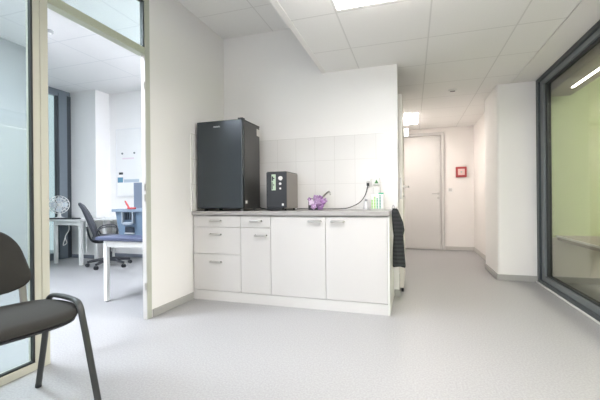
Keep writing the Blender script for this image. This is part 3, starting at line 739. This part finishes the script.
for k in range(16):
    a = 2 * PI * k / 16
    add_tube(cg, [(0.03 * math.cos(a), -0.07, 0.235 + 0.03 * math.sin(a)), (0.11 * math.cos(a), -0.06, 0.235 + 0.11 * math.sin(a)), (0.15 * math.cos(a), -0.03, 0.235 + 0.15 * math.sin(a)), (0.15 * math.cos(a), 0.0, 0.235 + 0.15 * math.sin(a)), (0.05 * math.cos(a), 0.045, 0.235 + 0.05 * math.sin(a))], 0.003, 5)
obj('cage', cg, WHITEP, t, True)
for k in range(4):
    a0 = 2 * PI * k / 4; ol = [(0.02, -0.02), (0.07, -0.045), (0.125, -0.03), (0.13, 0.02), (0.08, 0.045), (0.02, 0.02)]
    bm = add_prism(new_bm(), ol, -0.02, -0.017, lambda x, y, z: (x * math.cos(a0) - y * math.sin(a0), z + 0.25 * y, 0.235 + x * math.sin(a0) + y * math.cos(a0)))
    obj('blade', bm, mat('fan_blade', (0.62, 0.68, 0.74), 0.35) if k == 0 else bpy.data.materials['fan_blade'], t)
obj('hub', add_lathe(new_bm(), [(0.028, 0), (0.028, -0.03), (0.015, -0.04)], (0, -0.01, 0.235), 16, 'Y'), WHITEP, t, True)
t = thing('keyboard', 'dark keyboard lying flat on the window desk', 'keyboard', (-5.42, 4.285, 0.722))
obj('keyboard_base', box(-0.25, 0.30, -0.08, 0.055, 0, 0.018, 0.004), OCHD, t)
kk = new_bm()
for i in range(14):
    for j in range(4): add_box(kk, -0.24 + i * 0.038, -0.21 + i * 0.038, -0.07 + j * 0.031, -0.046 + j * 0.031, 0.018, 0.023)
obj('keys', kk, BLACK, t)
for nm, lab, pts in (('hanging_cable', 'white cable hanging in a loop below the window desk', [(-5.32, 4.28, 0.685), (-5.30, 4.27, 0.55), (-5.38, 4.27, 0.44), (-5.36, 4.28, 0.34), (-5.44, 4.28, 0.30), (-5.42, 4.3, 0.42)]),
                     ('hanging_cable', 'thin cable hanging from the right end of the window desk', [(-4.965, 4.30, 0.69), (-4.955, 4.29, 0.5), (-4.96, 4.29, 0.36), (-4.94, 4.28, 0.20)])):
    tag(obj(nm, add_tube(new_bm(), smooth_path(pts), 0.006, 6), WHITEP, None, True), lab, 'cable')

# back desk with monitor and papers
t = thing('wall_desk', 'pale desk along the far office wall behind the swivel chair', 'desk', (-5.25, 4.62, 0))
obj('desk_top', box(0, 2.2, 0, 0.46, 0.690, 0.722, 0.002), WHITEP, t)
for x in (0.05, 2.1):
    for y in (0.03, 0.38): obj('leg', box(x, x + 0.045, y, y + 0.045, 0, 0.690, 0.002), WHITEP, t)
t = thing('monitor', 'blue-grey back of a computer monitor rising behind the crate', 'monitor', (-4.31, 4.86, 0.722), math.radians(-4))
obj('screen_housing', box(-0.235, 0.30, -0.02, 0.025, 0.10, 0.60, 0.006), MONI, t)
obj('stand', add_tube(new_bm(), [(0.03, 0.035, 0.01), (0.03, 0.035, 0.3)], 0.02), OCHD, t, True)
obj('stand_base', box(-0.09, 0.15, -0.06, 0.11, 0, 0.012, 0.003), OCHD, t)
t = tag(obj('paper_stack', box(-5.02, -4.72, 4.68, 4.90, 0.722, 0.745), PAPER), 'stack of white papers on the far desk left of the crate', 'papers')
t = tag(obj('open_folder', add_prism(new_bm(), [(-4.72, 0.0), (-4.42, 0.075), (-4.40, 0.07), (-4.70, -0.0)], 4.7, 4.92, lambda x, y, z: (x + 0.02, z, 0.7225 + y)), PAPER), 'slanted white folder on the far desk behind the crate', 'folder')
# whiteboard and notes
t = thing('whiteboard', 'white magnetic board on the far office wall above the crate', 'whiteboard', (-4.60, OYF, 1.0))
obj('board_panel', box(-0.53, 0.75, -0.018, 0, 0.10, 1.30, 0.002), mat('board_white', (0.89, 0.88, 0.87), 0.25), t)
bf = new_bm(); add_box(bf, -0.545, -0.531, -0.022, 0, 0.085, 1.315); add_box(bf, 0.751, 0.765, -0.022, 0, 0.085, 1.315); add_box(bf, -0.53, 0.75, -0.022, 0, 1.301, 1.315); add_box(bf, -0.53, 0.75, -0.022, 0, 0.085, 0.099)
obj('board_frame', bf, mat('board_frame', (0.80, 0.80, 0.81), 0.3), t)
for i, x in enumerate((-0.65, -0.38)):
    tag(obj('magnet', add_lathe(new_bm(), [(0.018, 0), (0.016, -0.010)], (-4.35 + x, OYF - 0.018, 1.87), 14, 'Y'), DARKF2, None, True), ['grey round magnet at the left of the board sheet', 'grey round magnet at the right of the board sheet'][i], 'magnet')
tag(obj('paper_note', box(-5.0, -4.74, OYF - 0.020, OYF - 0.0185, 1.765, 1.79), PINK), 'narrow pink paper strip below the two magnets', 'paper')
tag(obj('paper_note', box(-5.08, -4.99, OYF - 0.020, OYF - 0.0185, 1.49, 1.53), BLACK), 'small dark note on the board above the blue note', 'paper')
tag(obj('paper_note', box(-5.11, -4.99, OYF - 0.020, OYF - 0.0185, 1.345, 1.44), BLUEN), 'small blue note low on the board', 'paper')
tag(obj('paper_note', box(-4.97, -4.63, OYF - 0.020, OYF - 0.0185, 1.345, 1.40), mat('grey_note', (0.48, 0.55, 0.62), 0.7)), 'wide pale blue note strip low on the board', 'paper')

# swivel chair
t = thing('office_chair', 'slate blue swivel chair with loop armrests at the far desks', 'office chair', (-4.50, 4.30, 0), math.radians(46))
def obk():
    pts = []
    for k in range(40):
        a = 2 * PI * k / 40; ca, sa = math.cos(a), math.sin(a)
        u = abs(ca) ** (2 / 3.2) * (1 if ca > 0 else -1); v = abs(sa) ** (2 / 3.2) * (1 if sa > 0 else -1)
        pts.append((u * (0.22 - 0.03 * v), v * 0.29))
    return pts
obj('backrest', cushion(obk(), [(0.9, -0.03), (1.0, -0.01), (1.0, 0.015), (0.9, 0.035), (0.5, 0.045), (0.2, 0.046)],
    lambda u, v, z: (-0.29 - 0.36 * v - 0.35 * v * v + 0.5 * u * u + z + 0.03, u, 0.70 + v)), OCH, t, True)
obj('seat', cushion(superellipse(0.23, 0.24, 3.5, 40), [(0.9, -0.04), (1.0, -0.02), (1.0, 0.015), (0.93, 0.035), (0.5, 0.045)], lambda x, y, z: (x, y, 0.45 + z)), OCH, t, True)
obj('back_bracket', add_tube(new_bm(), smooth_path([(0.0, 0, 0.385), (-0.15, 0, 0.375), (-0.235, 0, 0.41), (-0.275, 0, 0.50), (-0.30, 0, 0.62)]), 0.035, 10, 0.4), OCHD, t, True)
for sy in (1, -1):
    obj('armrest', add_tube(new_bm(), smooth_path([(0.05, 0.20 * sy, 0.40), (0.09, 0.26 * sy, 0.46), (0.11, 0.27 * sy, 0.57), (0.07, 0.27 * sy, 0.625), (-0.08, 0.27 * sy, 0.62), (-0.15, 0.26 * sy, 0.57), (-0.13, 0.25 * sy, 0.50), (-0.05, 0.20 * sy, 0.40)], 6), 0.011, 8), OCHD, t, True)
obj('gas_column', add_lathe(new_bm(), [(0.035, 0.08), (0.035, 0.22), (0.02, 0.23), (0.02, 0.40)]), OCHD, t, True)
for k in range(5):
    a = 2 * PI * k / 5 + 0.35
    ca, sa = math.cos(a), math.sin(a)
    l = obj('base_arm', add_tube(new_bm(), [(0.02 * ca, 0.02 * sa, 0.115), (0.17 * ca, 0.17 * sa, 0.10), (0.31 * ca, 0.31 * sa, 0.075)], [0.03, 0.024, 0.018], 8), OCHD, t, True)
    bm = new_bm(); add_tube(bm, [(0.31 * ca - 0.022 * sa, 0.31 * sa + 0.022 * ca, 0.028), (0.31 * ca + 0.022 * sa, 0.31 * sa - 0.022 * ca, 0.028)], 0.028, 14)
    obj('caster', bm, BLACK, l, True)
